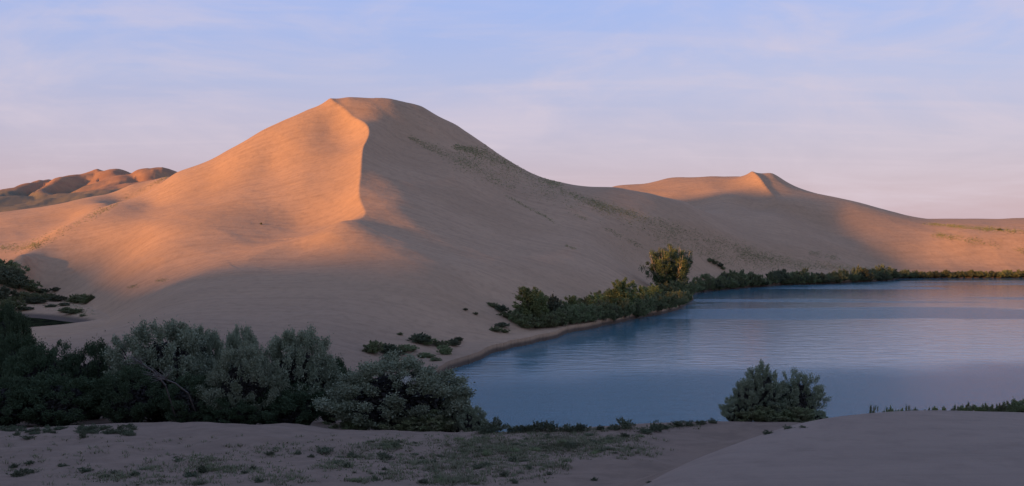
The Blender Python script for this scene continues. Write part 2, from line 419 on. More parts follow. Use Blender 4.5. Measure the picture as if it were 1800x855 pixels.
def sand_material(name, base, dark, green=None, near=False, low=None):
    m, nt, b = mat(name)
    g = N(nt, 'ShaderNodeNewGeometry').outputs['Position']
    n1 = noise(nt, g, 0.035, 5, 0.6)
    n2 = noise(nt, g, 0.6, 5, 0.65)
    st = noise(nt, mapping(nt, g, (0, 0, math.radians(-35)), (0.05, 0.5, 0.05)), 1.0, 5, 0.6, 0.3)
    col = mixc_(nt, mapr(nt, n1, 0.3, 0.7), base, dark)
    col = mixc_(nt, mapr(nt, st, 0.42, 0.72, 0, 0.55), col, tuple(c * 0.72 for c in base))
    col = mixc_(nt, mapr(nt, n2, 0.42, 0.75, 0, 0.42), col, tuple(c * 0.66 for c in dark))
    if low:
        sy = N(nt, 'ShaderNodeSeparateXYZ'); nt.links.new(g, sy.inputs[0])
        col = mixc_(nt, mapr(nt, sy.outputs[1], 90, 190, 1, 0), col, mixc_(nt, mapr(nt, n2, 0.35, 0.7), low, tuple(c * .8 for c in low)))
    if green:
        gm = noise(nt, mapping(nt, g, (0, 0, 0), (1, 1, 1)), 0.012, 6, 0.65, 0.4)
        sz = N(nt, 'ShaderNodeSeparateXYZ'); nt.links.new(g, sz.inputs[0])
        hz = N(nt, 'ShaderNodeMath', operation='MULTIPLY_ADD'); hz.inputs[1].default_value = 45; nt.links.new(gm, hz.inputs[0]); nt.links.new(sz.outputs[2], hz.inputs[2])
        col = mixc_(nt, mapr(nt, hz.outputs[0], 80, 100, 0.95, 0.12), col, green)
    # damp sand along the waterline
    sp = N(nt, 'ShaderNodeSeparateXYZ'); nt.links.new(g, sp.inputs[0])
    wet = mapr(nt, sp.outputs[2], 0.35, 0.95, 0.85, 0.0)
    col = mixc_(nt, wet, col, (0.07, 0.055, 0.045))
    nt.links.new(col, b.inputs['Base Color'])
    b.inputs['Roughness'].default_value = 0.95
    b.inputs['Specular IOR Level'].default_value = 0.1
    nb = bump_(nt, noise(nt, g, 0.35, 6, 0.6), 0.5, 0.3)
    # slumps and wind streaks
    nb = bump_(nt, noise(nt, mapping(nt, g, (0, 0, math.radians(20)), (0.12, 1.2, 0.3)), 1.0, 4, 0.6, 0.4), 0.45, 0.2, nb)
    nb = bump_(nt, noise(nt, g, 5.0, 5, 0.7), 0.6, 0.05, nb)
    if near:
        nb = bump_(nt, noise(nt, g, 22.0, 4, 0.7), 0.5, 0.02, nb)
        wv = N(nt, 'ShaderNodeTexWave'); wv.inputs['Scale'].default_value = 1.6; wv.inputs['Distortion'].default_value = 6; wv.inputs['Detail'].default_value = 3
        wv.inputs['Detail Scale'].default_value = 0.6
        nt.links.new(mapping(nt, g, (0, 0, math.radians(25))), wv.inputs['Vector'])
        nb = bump_(nt, wv.outputs[1], 0.12, 0.03, nb)
    nt.links.new(nb, b.inputs['Normal'])
    return m
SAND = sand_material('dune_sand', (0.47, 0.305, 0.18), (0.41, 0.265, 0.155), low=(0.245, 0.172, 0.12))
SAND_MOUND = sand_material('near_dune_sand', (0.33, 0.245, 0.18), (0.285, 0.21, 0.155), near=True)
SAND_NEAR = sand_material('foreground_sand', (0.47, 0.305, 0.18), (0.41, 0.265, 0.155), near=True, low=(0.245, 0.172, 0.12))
HILL = sand_material('hill_earth', (0.46, 0.25, 0.13), (0.32, 0.17, 0.10), green=(0.16, 0.14, 0.09))

# ------------------------------------------------------------------ terrain mesh, cut into its landforms
def build_terrain():
    th_f = np.radians(np.arange(-31.5, 31.5, 0.07))
    th_c = np.radians(np.arange(31.5, 328.5, 1.1))
    th = np.concatenate([th_f, th_c])
    rr = [0.6]
    while rr[-1] < 12000:
        r = rr[-1]
        k = 0.09 if r < 18 else (0.006 if r < 84 else ((0.0027 if r < 290 else 0.004) if r < 580 else (0.016 if r < 1800 else 0.07)))
        if 290 < r < 420: k = 0.003
        rr.append(r * (1 + k))
    rr = np.array(rr)
    nt_, nr = len(th), len(rr)
    TH, RR = np.meshgrid(th, rr)
    X = RR * np.sin(TH); Y = RR * np.cos(TH)
    Z = np.empty_like(X)
    for i in range(0, nr, 40):
        Z[i:i + 40] = height(X[i:i + 40], Y[i:i + 40])
    global G_TH, G_R, G_Z
    G_TH, G_R, G_Z = th_f, rr, Z[:, :len(th_f)]
    V = np.stack([X, Y, Z], -1).reshape(-1, 3)
    # normals from the whole sheet so the landforms join without a seam
    Vg = V.reshape(nr, nt_, 3)
    du = np.roll(Vg, -1, 1) - np.roll(Vg, 1, 1)
    dv = np.empty_like(Vg); dv[1:-1] = Vg[2:] - Vg[:-2]; dv[0] = Vg[1] - Vg[0]; dv[-1] = Vg[-1] - Vg[-2]
    Nn = np.cross(du, dv); Nn /= np.linalg.norm(Nn, axis=-1, keepdims=True) + 1e-12
    Nn *= np.sign(Nn[..., 2:3] + 1e-9)
    Nn = Nn.reshape(-1, 3)
    idx = np.arange(nr * nt_).reshape(nr, nt_)
    a = idx[:-1]; b = idx[1:]
    quads = np.stack([a, np.roll(a, -1, 1), np.roll(b, -1, 1), b], -1).reshape(-1, 4)
    c = V[quads].mean(1)
    cx, cy, cz = c.T
    r = np.hypot(cx, cy)
    lake = inside(cx, cy, LAKE) | inside(cx, cy, POND)
    fg = (r < 84) | ((cy < 60) & (np.abs(cx) < 1500))
    hill = (cy > 760) & (cx < -60) & ~fg
    # far dune lies beyond the valley to the right
    line = np.interp(cx, [-60, 40, 75, 100, 130, 170, 2000], [470, 430, 402, 392, 372, 378, 388])
    far = (cy > line) & (cy < 700) & (cx > -60) & ~fg
    plain = (r >= 760) & ~hill & ~fg
    code = np.zeros(len(c), int)
    code[hill] = 3; code[plain] = 4
    code[far & ~plain] = 2
    code[fg] = 1
    code[lake] = 5
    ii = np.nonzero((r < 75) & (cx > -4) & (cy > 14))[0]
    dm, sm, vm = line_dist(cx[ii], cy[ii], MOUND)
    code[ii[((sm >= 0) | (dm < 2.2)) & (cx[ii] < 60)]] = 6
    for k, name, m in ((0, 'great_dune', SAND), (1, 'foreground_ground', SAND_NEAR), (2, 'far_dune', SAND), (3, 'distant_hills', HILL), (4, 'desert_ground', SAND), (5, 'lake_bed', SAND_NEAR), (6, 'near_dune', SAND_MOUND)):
        q = quads[code == k]
        if len(q) == 0: continue
        used, inv = np.unique(q, return_inverse=True)
        me = bpy.data.meshes.new(name)
        fill_mesh(me, V[used], inv.reshape(-1, 4))
        me.polygons.foreach_set('use_smooth', np.ones(len(q), bool))
        me.normals_split_custom_set_from_vertices(Nn[used].tolist())
        me.materials.append(m)
        o = bpy.data.objects.new(name, me); C.objects.link(o); o['kind'] = 'structure'
def fill_mesh(me, verts, faces):
    n, k = faces.shape
    me.vertices.add(len(verts)); me.vertices.foreach_set('co', np.ascontiguousarray(verts, dtype=np.float32).ravel())
    me.loops.add(n * k); me.loops.foreach_set('vertex_index', np.ascontiguousarray(faces, dtype=np.int32).ravel())
    me.polygons.add(n); me.polygons.foreach_set('loop_start', np.arange(0, n * k, k, dtype=np.int32))
    me.update(calc_edges=True)
build_terrain()

# ------------------------------------------------------------------ lake
def water():
    m, nt, b = mat('lake_water')
    g = N(nt, 'ShaderNodeNewGeometry').outputs['Position']
    b.inputs['Base Color'].default_value = (0.07, 0.175, 0.205, 1)
    b.inputs['IOR'].default_value = 1.333
    # wind-ruffled lanes alternate with calmer water
    lanes = noise(nt, mapping(nt, g, (0, 0, math.radians(-4)), (0.0045, 0.026, 1)), 1.0, 3, 0.5, 0.35)
    sp = N(nt, 'ShaderNodeSeparateXYZ'); nt.links.new(g, sp.inputs[0])
    yy = N(nt, 'ShaderNodeMath', operation='MULTIPLY_ADD'); yy.inputs[1].default_value = -0.16; nt.links.new(sp.outputs[0], yy.inputs[0]); nt.links.new(sp.outputs[1], yy.inputs[2])
    yn = N(nt, 'ShaderNodeMath', operation='MULTIPLY_ADD'); yn.inputs[1].default_value = 22; nt.links.new(noise(nt, g, 0.03, 3), yn.inputs[0]); nt.links.new(yy.outputs[0], yn.inputs[2])
    nearband = mapr(nt, yn.outputs[0], 118, 156, 1, 0)
    l2 = mapr(nt, lanes, 0.51, 0.56, 0, 0.9)
    ruf = N(nt, 'ShaderNodeMath', operation='MAXIMUM'); nt.links.new(nearband, ruf.inputs[0]); nt.links.new(l2, ruf.inputs[1])
    wv = noise(nt, mapping(nt, g, (0, 0, math.radians(6)), (0.35, 1.0, 1)), 0.6, 5, 0.55, 0.4)
    wf = noise(nt, mapping(nt, g, (0, 0, math.radians(-12)), (1.0, 2.2, 1)), 3.0, 4, 0.65, 0.2)
    s1 = mapr(nt, ruf.outputs[0], 0, 1, 0.05, 0.5)
    bp = N(nt, 'ShaderNodeBump'); bp.inputs['Distance'].default_value = 0.5
    bp.inputs['Strength'].default_value = 0.20; nt.links.new(wv, bp.inputs['Height'])
    bp2 = N(nt, 'ShaderNodeBump'); bp2.inputs['Distance'].default_value = 0.2
    nt.links.new(s1, bp2.inputs['Strength']); nt.links.new(wf, bp2.inputs['Height']); nt.links.new(bp.outputs[0], bp2.inputs['Normal'])
    nt.links.new(bp2.outputs[0], b.inputs['Normal'])
    nt.links.new(mapr(nt, ruf.outputs[0], 0, 1, 0.03, 0.12), b.inputs['Roughness'])
    return m
WATER = water()
def sheet(name, L, grow, wm):
    c = L[:, :2].mean(0)
    d = L[:, :2] - c
    pts = c + d * (1 + grow / (np.linalg.norm(d, axis=1, keepdims=True) + 1e-6))
    me = bpy.data.meshes.new(name)
    me.from_pydata([(p[0], p[1], 0.0) for p in pts][::-1], [], [list(range(len(pts)))])
    me.update()
    if me.polygons[0].normal.z < 0: me.flip_normals()
    me.materials.append(wm)
    o = bpy.data.objects.new(name, me); C.objects.link(o); o['kind'] = 'structure'
    return o
sheet('lake_water', LAKE, 2.5, WATER)
POND_DARK, nt_m, b_m = mat('pond_dark')  # mottled near-black matte surface
g_m = N(nt_m, 'ShaderNodeNewGeometry').outputs['Position']
nt_m.links.new(mixc_(nt_m, mapr(nt_m, noise(nt_m, g_m, 0.5, 4), 0.4, 0.65), (0.012, 0.012, 0.008), (0.03, 0.035, 0.015)), b_m.inputs['Base Color'])
b_m.inputs['Roughness'].default_value = 0.9; b_m.inputs['Specular IOR Level'].default_value = 0.0
sheet('pond_water', POND, 1.5, POND_DARK)
#VEG
def ground(x, y):
    """terrain height under (x, y), read off the sheet"""
    t = np.clip((math.atan2(x, y) - G_TH[0]) / (G_TH[1] - G_TH[0]), 0, len(G_TH) - 1.001)
    r = math.hypot(x, y)
    i = int(np.clip(np.searchsorted(G_R, r) - 1, 0, len(G_R) - 2)); fr = (r - G_R[i]) / (G_R[i + 1] - G_R[i])
    j = int(t); ft = t - j
    a = G_Z[i, j] * (1 - ft) + G_Z[i, j + 1] * ft
    b = G_Z[i + 1, j] * (1 - ft) + G_Z[i + 1, j + 1] * ft
    return float(a * (1 - fr) + b * fr)
def hit(px, py, ymax=None):
    """the spot on the terrain seen at photo pixel (px, py)"""
    th = math.atan2(px - 900, F)
    j = int(np.clip(round((th - G_TH[0]) / (G_TH[1] - G_TH[0])), 0, len(G_TH) - 1))
    Y = G_R * math.cos(th)
    ray = EYE + (HOR - py) / F * Y
    k = np.nonzero((G_Z[:, j] >= ray) & (Y > 20) & (Y < 2500))[0]
    if ymax is not None and (len(k) == 0 or Y[k[0]] > ymax):
        m_ = np.nonzero((Y > 20) & (Y < ymax))[0]
        k = m_[np.argmin((ray - G_Z[:, j])[m_])]
        X = (px - 900) / F * Y[k]
        return X, Y[k], ground(X, Y[k])
    if len(k) == 0: return None
    k = k[0]
    d0 = ray[k - 1] - G_Z[k - 1, j]; d1 = G_Z[k, j] - ray[k]
    Yh = Y[k - 1] + (Y[k] - Y[k - 1]) * d0 / (d0 + d1 + 1e-9)
    X = (px - 900) / F * Yh
    return X, Yh, ground(X, Yh)

def leaf_mat(name, c1, c2, c3, trans=0.15):
    m = bpy.data.materials.new(name); m.use_nodes = True
    nt = m.node_tree; nt.nodes.clear()
    out = N(nt, 'ShaderNodeOutputMaterial')
    g = N(nt, 'ShaderNodeNewGeometry')
    r = g.outputs['Random Per Island']
    oi = N(nt, 'ShaderNodeObjectInfo').outputs['Random']
    n = noise(nt, g.outputs['Position'], 0.9, 3)
    col = mixc_(nt, r, c1, c2)
    col = mixc_(nt, mapr(nt, n, 0.42, 0.68, 0, 0.7), col, c3)
    hs = N(nt, 'ShaderNodeHueSaturation')
    nt.links.new(col, hs.inputs['Color'])
    nt.links.new(mapr(nt, oi, 0, 1, 0.82, 1.2, False), hs.inputs['Value'])
    nt.links.new(mapr(nt, oi, 0, 1, 0.485, 0.515, False), hs.inputs['Hue'])
    d = N(nt, 'ShaderNodeBsdfDiffuse'); t = N(nt, 'ShaderNodeBsdfTranslucent'); mx_ = N(nt, 'ShaderNodeMixShader')
    nt.links.new(hs.outputs[0], d.inputs[0]); nt.links.new(hs.outputs[0], t.inputs[0])
    mx_.inputs[0].default_value = trans
    nt.links.new(d.outputs[0], mx_.inputs[1]); nt.links.new(t.outputs[0], mx_.inputs[2]); nt.links.new(mx_.outputs[0], out.inputs[0])
    return m
OLIVE = leaf_mat('silver_leaves', (0.24, 0.275, 0.17), (0.35, 0.38, 0.25), (0.18, 0.21, 0.12), 0.1)
GREENL = leaf_mat('green_leaves', (0.17, 0.205, 0.095), (0.24, 0.265, 0.13), (0.18, 0.165, 0.10))
LIGHTL = leaf_mat('young_leaves', (0.20, 0.24, 0.09), (0.26, 0.29, 0.12), (0.17, 0.20, 0.08))
YELLOWL = leaf_mat('cottonwood_leaves', (0.09, 0.125, 0.06), (0.13, 0.16, 0.075), (0.075, 0.10, 0.05), 0.15)
DARKG_SHADE = leaf_mat('dark_green_shade_leaves', (0.06, 0.085, 0.045), (0.095, 0.12, 0.065), (0.045, 0.065, 0.03), 0.08)  # real dark green at far left, painted-in shade on the front filler shrubs
SAGE = leaf_mat('sage_leaves', (0.11, 0.125, 0.075), (0.17, 0.18, 0.11), (0.08, 0.095, 0.055))
DRY = leaf_mat('dry_grass', (0.30, 0.20, 0.10), (0.22, 0.17, 0.09), (0.13, 0.13, 0.06))
def bark(name, c):
    m, nt, b = mat(name)
    g = N(nt, 'ShaderNodeNewGeometry').outputs['Position']
    n = noise(nt, mapping(nt, g, (0, 0, 0), (6, 6, 1.5)), 2.0, 5, 0.6)
    nt.links.new(mixc_(nt, mapr(nt, n, 0.35, 0.65), c, tuple(v * 0.5 for v in c)), b.inputs['Base Color'])
    b.inputs['Roughness'].default_value = 0.9
    nt.links.new(bump_(nt, n, 0.6, 0.03), b.inputs['Normal'])
    return m
BARK = bark('grey_bark', (0.16, 0.13, 0.10)); TWIG_SHADE = bark('dark_twigs_shade', (0.045, 0.038, 0.03)); PALE = bark('pale_bark', (0.42, 0.36, 0.25)); TWIG = bark('dead_wood', (0.17, 0.14, 0.115))  # the near-black twig tone also paints the crowns' inner shade

def unit(v): return v / (np.linalg.norm(v, axis=-1, keepdims=True) + 1e-9)
def leaf_quads(rs, c, axis, ln, wd):
    """one small rhombus per leaf; c centres, axis the direction the leaves roughly point"""
    n = len(c)
    a = unit(axis + rs.normal(0, 0.75, (n, 3)))
    b = unit(np.cross(a, rs.normal(0, 1, (n, 3))))
    l = (ln * rs.uniform(0.6, 1.3, n))[:, None]; w = (wd * rs.uniform(0.6, 1.3, n))[:, None]
    bow = np.cross(a, b) * w * 0.35
    v = np.stack([c - a * l * .5, c + b * w * .5 + bow, c + a * l * .5, c - b * w * .5 + bow], 1).reshape(-1, 3)
    f = np.arange(n * 4).reshape(n, 4)
    return v, f
def mesh_from(name, v, f, m):
    me = bpy.data.meshes.new(name); fill_mesh(me, v, f); me.materials.append(m); return me
SHADE_CORE = {}  # near-black cards inside the undercut crowns, added as interior shade
def crown_mesh(name, seed, rx, ry, h, ncl, nleaf, ls, m, up=0.55, low=0.1, lump=0.28, gap=0.0, plume=1.6, top=0.5, inner=0.55, crc=0.105, under=0.0):
    rs = np.random.RandomState(seed)
    th = rs.uniform(0, 2 * np.pi, ncl); u = rs.uniform(-0.75, 1, ncl)
    cz = np.sqrt(1 - u * u)
    d = np.stack([cz * np.cos(th), cz * np.sin(th), u], 1)
    ph = rs.uniform(0, 6.28, 6)
    bulge = 1 + lump * np.minimum(cz * 1.1, 1) * (np.sin(3 * th + ph[0]) * .5 + np.sin(2 * th + 4 * u + ph[1]) * .5 + np.sin(5 * th - 6 * u + ph[2]) * .35 + np.sin(9 * th + 9 * u + ph[3]) * .25)
    rad = rs.uniform(inner, 1, ncl) ** 0.7 * bulge
    zc = h * 0.42
    cen = np.stack([d[:, 0] * rx * rad, d[:, 1] * ry * rad, zc + np.where(u > 0, (h - zc) * 0.92, (zc - low * h) * 0.95) * u * np.where(u > 0, rad, 1)], 1)
    rc = rs.uniform(0.6, 1.3, ncl) * (rx * ry * h) ** (1 / 3) * crc
    w = rc ** 2; k = rs.choice(ncl, nleaf, p=w / w.sum())
    q = unit(rs.normal(0, 1, (nleaf, 3))) * (rs.uniform(0, 1, (nleaf, 1)) ** 0.6)
    out = unit(unit(d * np.array([1, 1, .7])) + np.array([0, 0, up]))
    along = (q * out[k]).sum(1, keepdims=True)
    q = q + out[k] * along * (plume - 1)
    q = q * np.where(rs.uniform(0, 1, (nleaf, 1)) < 0.12, rs.uniform(1.1, 1.9, (nleaf, 1)), 1.0)
    pos = cen[k] + q * rc[k][:, None]
    tuck = 1 - under * sstep(0.5, 0.0, pos[:, 2] / h)
    pos[:, 0] *= tuck; pos[:, 1] *= tuck
    if under > 0:
        keep = rs.uniform(0, 1, nleaf) < 0.25 + 0.75 * sstep(0.05, 0.5, pos[:, 2] / h)
        pos = pos[keep]; k = k[keep]; q = q[keep]
    pos[:, 2] = np.maximum(pos[:, 2], 0.02)
    v, f = leaf_quads(rs, pos, out[k] * 0.6 + unit(q) * 0.8, ls, ls * 0.5)
    nc = nleaf // 7
    cd = unit(rs.normal(0, 1, (nc, 3))); cr_ = rs.uniform(0.2, 0.66, nc)[:, None]
    cp = cd * cr_ * np.array([rx, ry, 1]); cp[:, 2] = zc + cd[:, 2] * cr_[:, 0] * np.where(cd[:, 2] > 0, h - zc, zc * 1.45)
    cp = cp[cp[:, 2] > 0.02]
    if under > 0:
        SHADE_CORE[name] = leaf_quads(rs, cp * np.array([1, 1, .96]), unit(rs.normal(0, 1, (len(cp), 3))), ls * 3.2, ls * 1.3)
    else:
        v2, f2 = leaf_quads(rs, cp, unit(rs.normal(0, 1, (len(cp), 3))), ls * 2.0, ls * 1.3)
        v = np.concatenate([v, v2]); f = np.concatenate([f, f2 + len(f) * 4])
    return mesh_from(name, v, f, m), cen
def tubes(name, paths, m, sides=5, core=None):
    V = []; Fc = []; base = 0
    for p, r in paths:
        p = np.array(p, float)
        t = np.gradient(p, axis=0); t = unit(t)
        a = unit(np.cross(t, np.array([0.31, 0.2, 0.93]) + 0 * t)); b = np.cross(t, a)
        n = len(p)
        for k in range(sides):
            an = 2 * np.pi * k / sides
            V.append(p + (a * math.cos(an) + b * math.sin(an)) * np.array(r)[:, None])
        idx = base + np.arange(n * sides).reshape(sides, n)
        for k in range(sides):
            i0 = idx[k]; i1 = idx[(k + 1) % sides]
            Fc.append(np.stack([i0[:-1], i1[:-1], i1[1:], i0[1:]], 1))
        base += n * sides
    V = np.concatenate(V); Fc = np.concatenate(Fc)
    if core is not None:
        Fc = np.concatenate([Fc, core[1] + len(V)]); V = np.concatenate([V, core[0]])
    me = mesh_from(name, V, Fc, m)
    me.polygons.foreach_set('use_smooth', np.ones(len(me.polygons), bool))
    return me
def stem_paths(rs, cen, n, r0, spread=0.3, nseg=7):
    pts = []
    ks = rs.choice(len(cen), min(n, len(cen)), replace=False)
    for k in ks:
        e = cen[k]
        b = np.array([rs.normal(0, spread), rs.normal(0, spread), -0.15])
        mid = b * 0.6 + e * 0.4 + np.array([0, 0, 0.15 * e[2]]) + rs.normal(0, 0.12, 3)
        t = np.linspace(0, 1, nseg)[:, None]
        p = (1 - t) ** 2 * b + 2 * t * (1 - t) * mid + t * t * e + rs.normal(0, 0.03, (nseg, 3)) * t
        pts.append((p, r0 * rs.uniform(0.6, 1.1) * (1 - 0.85 * t[:, 0])))
    return pts

COUNT = {}
def tagit(o, label, cat, group=None, kind=None):
    if label: o['label'] = label
    if cat: o['category'] = cat
    if group: o['group'] = group
    if kind: o['kind'] = kind
PROTO = {}
def proto(key, crown_me, stems_me=None, size=(1, 1), names=('foliage', 'stems')):
    PROTO[key] = (crown_me, stems_me, size, names)
def place(key, name, x, y, w, h, label, cat, group=None, rz=None, z=None, sink=0.08, matl=None, tilt=0.0, rs=random):
    """a plant of width w and height h rooted at (x, y)"""
    cm, sm, (pw, ph), nm = PROTO[key]
    zz = (ground(x, y) if z is None else z) - sink * 0.5
    rz = rs.uniform(0, 6.28) if rz is None else rz
    sc = (w / pw, w / pw * rs.uniform(.9, 1.1), h / ph)
    if sm is None:
        r = bpy.data.objects.new(name, cm)
    else:
        r = bpy.data.objects.new(name, None)
        r.empty_display_size = 0.3
    C.objects.link(r)
    r.location = (x, y, zz); r.rotation_euler = (tilt * math.sin(rz), tilt * math.cos(rz), rz); r.scale = sc
    tagit(r, label, cat, group)
    if sm is not None:
        for me, n in ((cm, nm[0]), (sm, nm[1])):
            c = bpy.data.objects.new(n, me); C.objects.link(c); c.parent = r
    return r
def place_px(key, name, px, py, wpx, hpx, label, cat, group=None, **k):
    p = hit(px, py, 80 if py > 735 else None)
    if p is None: return None
    x, y, z = p
    if z < 0.1:            # never root a plant in the water: slide it up the bank
        for _ in range(60):
            y += 0.5; x = (px - 900) / F * y
            if ground(x, y) > 0.1: break
    return place(key, name, x, y, wpx * y / F, hpx * y / F, label, cat, group, **k)
def place_Y(key, name, px, pytop, wpx, Y, label, cat, group=None, **k):
    """rooted on the terrain at depth Y, its top reaching photo row pytop"""
    x = (px - 900) / F * Y
    g = ground(x, Y)
    top = EYE + (HOR - pytop) / F * Y
    return place(key, name, x, Y, wpx * Y / F, max(0.3, top - g), label, cat, group, **k)

rsg = np.random.RandomState(11)
# big silvery shrubs (thickets of several stems)
for i in range(4):
    me, cen = crown_mesh('shrub_crown', 100 + i, 4.0, 4.0, 7.0, 270, 46000, 0.19, OLIVE, up=0.3, low=0.02, lump=0.2, plume=1.45, inner=0.72, crc=0.086, under=0.34)
    st = tubes('shrub_stems', stem_paths(rsg, cen, 26, 0.11, 0.5), TWIG_SHADE, 5, SHADE_CORE['shrub_crown'])
    proto('olive%d' % i, me, st, (8.3, 7.2))
for i in range(2):
    me, cen = crown_mesh('dark_crown', 130 + i, 4.0, 4.0, 7.0, 190, 38000, 0.2, DARKG_SHADE, up=0.3, low=0.02, lump=0.2, plume=1.35, inner=0.74, crc=0.105, under=0.3)
    st = tubes('dark_stems', stem_paths(rsg, cen, 26, 0.11, 0.5), TWIG_SHADE, 5, SHADE_CORE['dark_crown'])
    proto('dark%d' % i, me, st, (8.3, 7.2))
for i in range(2):
    me, cen = crown_mesh('spiky_crown', 150 + i, 3.0, 3.0, 7.0, 200, 30000, 0.17, OLIVE, low=0.02, lump=0.3, plume=1.9, inner=0.5, crc=0.078, under=0.12)
    st = tubes('spiky_stems', stem_paths(rsg, cen, 30, 0.09, 0.4), TWIG_SHADE, 5, SHADE_CORE['spiky_crown'])
    proto('spiky%d' % i, me, st, (6.6, 7.6))
for i in range(3):
    me, cen = crown_mesh('willow_crown', 200 + i, 2.5, 2.5, 4.0, 80, 9000, 0.24, GREENL, low=0.02, lump=0.3, plume=1.6)
    proto('willow%d' % i, me, tubes('willow_stems', stem_paths(rsg, cen, 12, 0.06, 0.4, 5), BARK), (5.2, 4.2))
for i in range(2):
    me, cen = crown_mesh('sapling_crown', 230 + i, 1.7, 1.7, 7.0, 80, 8000, 0.24, LIGHTL, low=0.03, lump=0.25, plume=2.0)
    proto('sapling%d' % i, me, tubes('sapling_stems', stem_paths(rsg, cen, 12, 0.08, 0.15, 5), PALE), (3.7, 7.3))
for i in range(4):
    me, cen = crown_mesh('bank_crown', 260 + i, 2.6, 2.6, 3.2, 60, 4200, 0.3, GREENL if i != 2 else SAGE, low=0.0, lump=0.3)
    proto('bank%d' % i, me, tubes('bank_stems', stem_paths(rsg, cen, 6, 0.06, 0.4, 4), BARK, 4), (5.4, 3.4))
for i in range(3):
    me, cen = crown_mesh('sage_crown', 300 + i, 0.8, 0.8, 0.7, 40, 1500, 0.085, SAGE, low=0.0, lump=0.35, plume=2.0)
    proto('sage%d' % i, me, tubes('sage_stems', stem_paths(rsg, cen, 8, 0.015, 0.08, 4), BARK, 4), (1.7, 0.75))
def tuft_mesh(name, seed, n, m, h=0.45, spread=0.5):
    rs = np.random.RandomState(seed)
    a = rs.uniform(0, 6.28, n); rr_ = spread * rs.uniform(0, 1, n) ** .7
    base = np.stack([np.cos(a) * rr_, np.sin(a) * rr_, np.zeros(n)], 1)
    lean = np.stack([np.cos(a + rs.normal(0, .8, n)), np.sin(a + rs.normal(0, .8, n)), np.zeros(n)], 1) * rs.uniform(0.1, .9, n)[:, None]
    dirv = unit(lean + np.array([0, 0, 1.0]))
    L = (h * rs.uniform(.5, 1.1, n))[:, None]
    w = unit(np.cross(dirv, rs.normal(0, 1, (n, 3)))) * 0.018
    mid = base + dirv * L * .6; tip = base + dirv * L + lean * L * .3 - np.array([0, 0, .05]) * L
    v = np.stack([base - w, base + w, mid + w * .9, mid - w * .9, mid - w * .9, mid + w * .9, tip + w * .15, tip - w * .15], 1).reshape(-1, 3)
    f = np.arange(n * 8).reshape(-1, 4)
    return mesh_from(name, v, f, m)
for i in range(3):
    proto('tuft%d' % i, tuft_mesh('grass_tuft', 400 + i, 260, SAGE if i != 1 else GREENL), None, (1.2, 0.48))

# ---- the thicket behind the foreground crest
T = 'silvery thicket shrubs behind the foreground crest'
big = [  # px, top row, width px, depth, prototype, label
    (285, 556, 195, 86, 'olive0', 'tallest rounded grey-green shrub in the middle of the left thicket'),
    (352, 566, 110, 92, 'olive3', 'grey-green shrub directly right of the tallest rounded thicket shrub'),
    (424, 566, 84, 90, 'olive2', 'pointed shrub sticking up behind the thicket, left of the round dark-sided shrub'),
    (432, 600, 130, 79, 'olive1', 'pale silvery shrub in front of the pointed shrub'),
    (522, 570, 160, 83, 'olive2', 'broad rounded shrub with silvery top at the right end of the dark thicket'),
    (580, 622, 80, 90, 'dark0', 'low dark shrub filling the gap before the separate silvery round shrub'),
    (165, 598, 115, 88, 'dark1', 'dark olive green shrub left of the tallest thicket shrub, in front of the sand lobe'),
    (72, 598, 125, 86, 'dark0', 'dark green shrub beside the bare sand lobe at far left'),
    (12, 580, 110, 90, 'dark1', 'dark shrub cut by the left edge of the picture below the pond'),
    (12, 530, 84, 112, 'dark0', 'tall dark shrub at the left edge in front of the pond'),
    (225, 640, 130, 80, 'dark0', 'lower dark shrub in front of the tallest thicket shrub'),
    (100, 655, 160, 79, 'dark1', 'low dark front shrub near the left edge above the foreground sand'),
    (340, 655, 120, 79, 'dark1', 'low dark front shrub with dead twigs in the middle of the thicket'),
    (10, 660, 130, 78, 'dark0', 'low dark front shrub cut by the left edge of the picture'),
    (500, 668, 150, 80, 'dark0', 'low black shaded shrub at the front right of the thicket'),
    (420, 690, 130, 78, 'dark1', 'shaded dark shrub at the thicket foot left of the front right shrub'),
    (700, 620, 232, 79, 'olive1', 'large separate silvery round shrub right of the dark thicket with a pale blossom patch'),
    (792, 672, 80, 82, 'olive0', 'drooping right shoulder shrub of the large silvery round shrub'),
    (828, 712, 56, 77, 'olive3', 'small ragged shrub at the water right of the large silvery round shrub'),
    (745, 722, 110, 76, 'willow1', 'low leafy skirt under the large silvery round shrub'),
    (625, 728, 90, 77, 'willow2', 'low leafy growth filling the gap left of the large silvery round shrub'),
    (632, 660, 80, 81, 'olive3', 'silvery shrub tucked into the left side of the large round shrub')]
for px, top, w, Y, key, lab in big:
    place_Y(key, 'silver_shrub', px, top, w, Y, lab, 'shrub', T)

_r = np.random.RandomState(3)
_bl = leaf_mat('pale_blossom', (0.6, 0.58, 0.5), (0.7, 0.68, 0.6), (0.5, 0.48, 0.4))
_c = np.concatenate([_r.normal(0, 1, (260, 3)) * np.array([.22, .15, .13]), _r.normal(0, 1, (120, 3)) * np.array([.12, .1, .1]) + np.array([.5, 0, -.1])])
_v, _f = leaf_quads(_r, _c, unit(_r.normal(0, 1, (len(_c), 3))), .1, .07)
_big = [o for o in bpy.data.objects if str(o.get('label', '')).startswith('large separate silvery')][0]
bpy.context.view_layer.update()
_o = bpy.data.objects.new('blossom', mesh_from('blossom', _v, _f, _bl)); C.objects.link(_o); _o.parent = _big
_o.matrix_parent_inverse = _big.matrix_world.inverted()
_o.location = P(716, 668, 75.3); _o['label'] = 'pale blossom patch high on the silvery shrub'

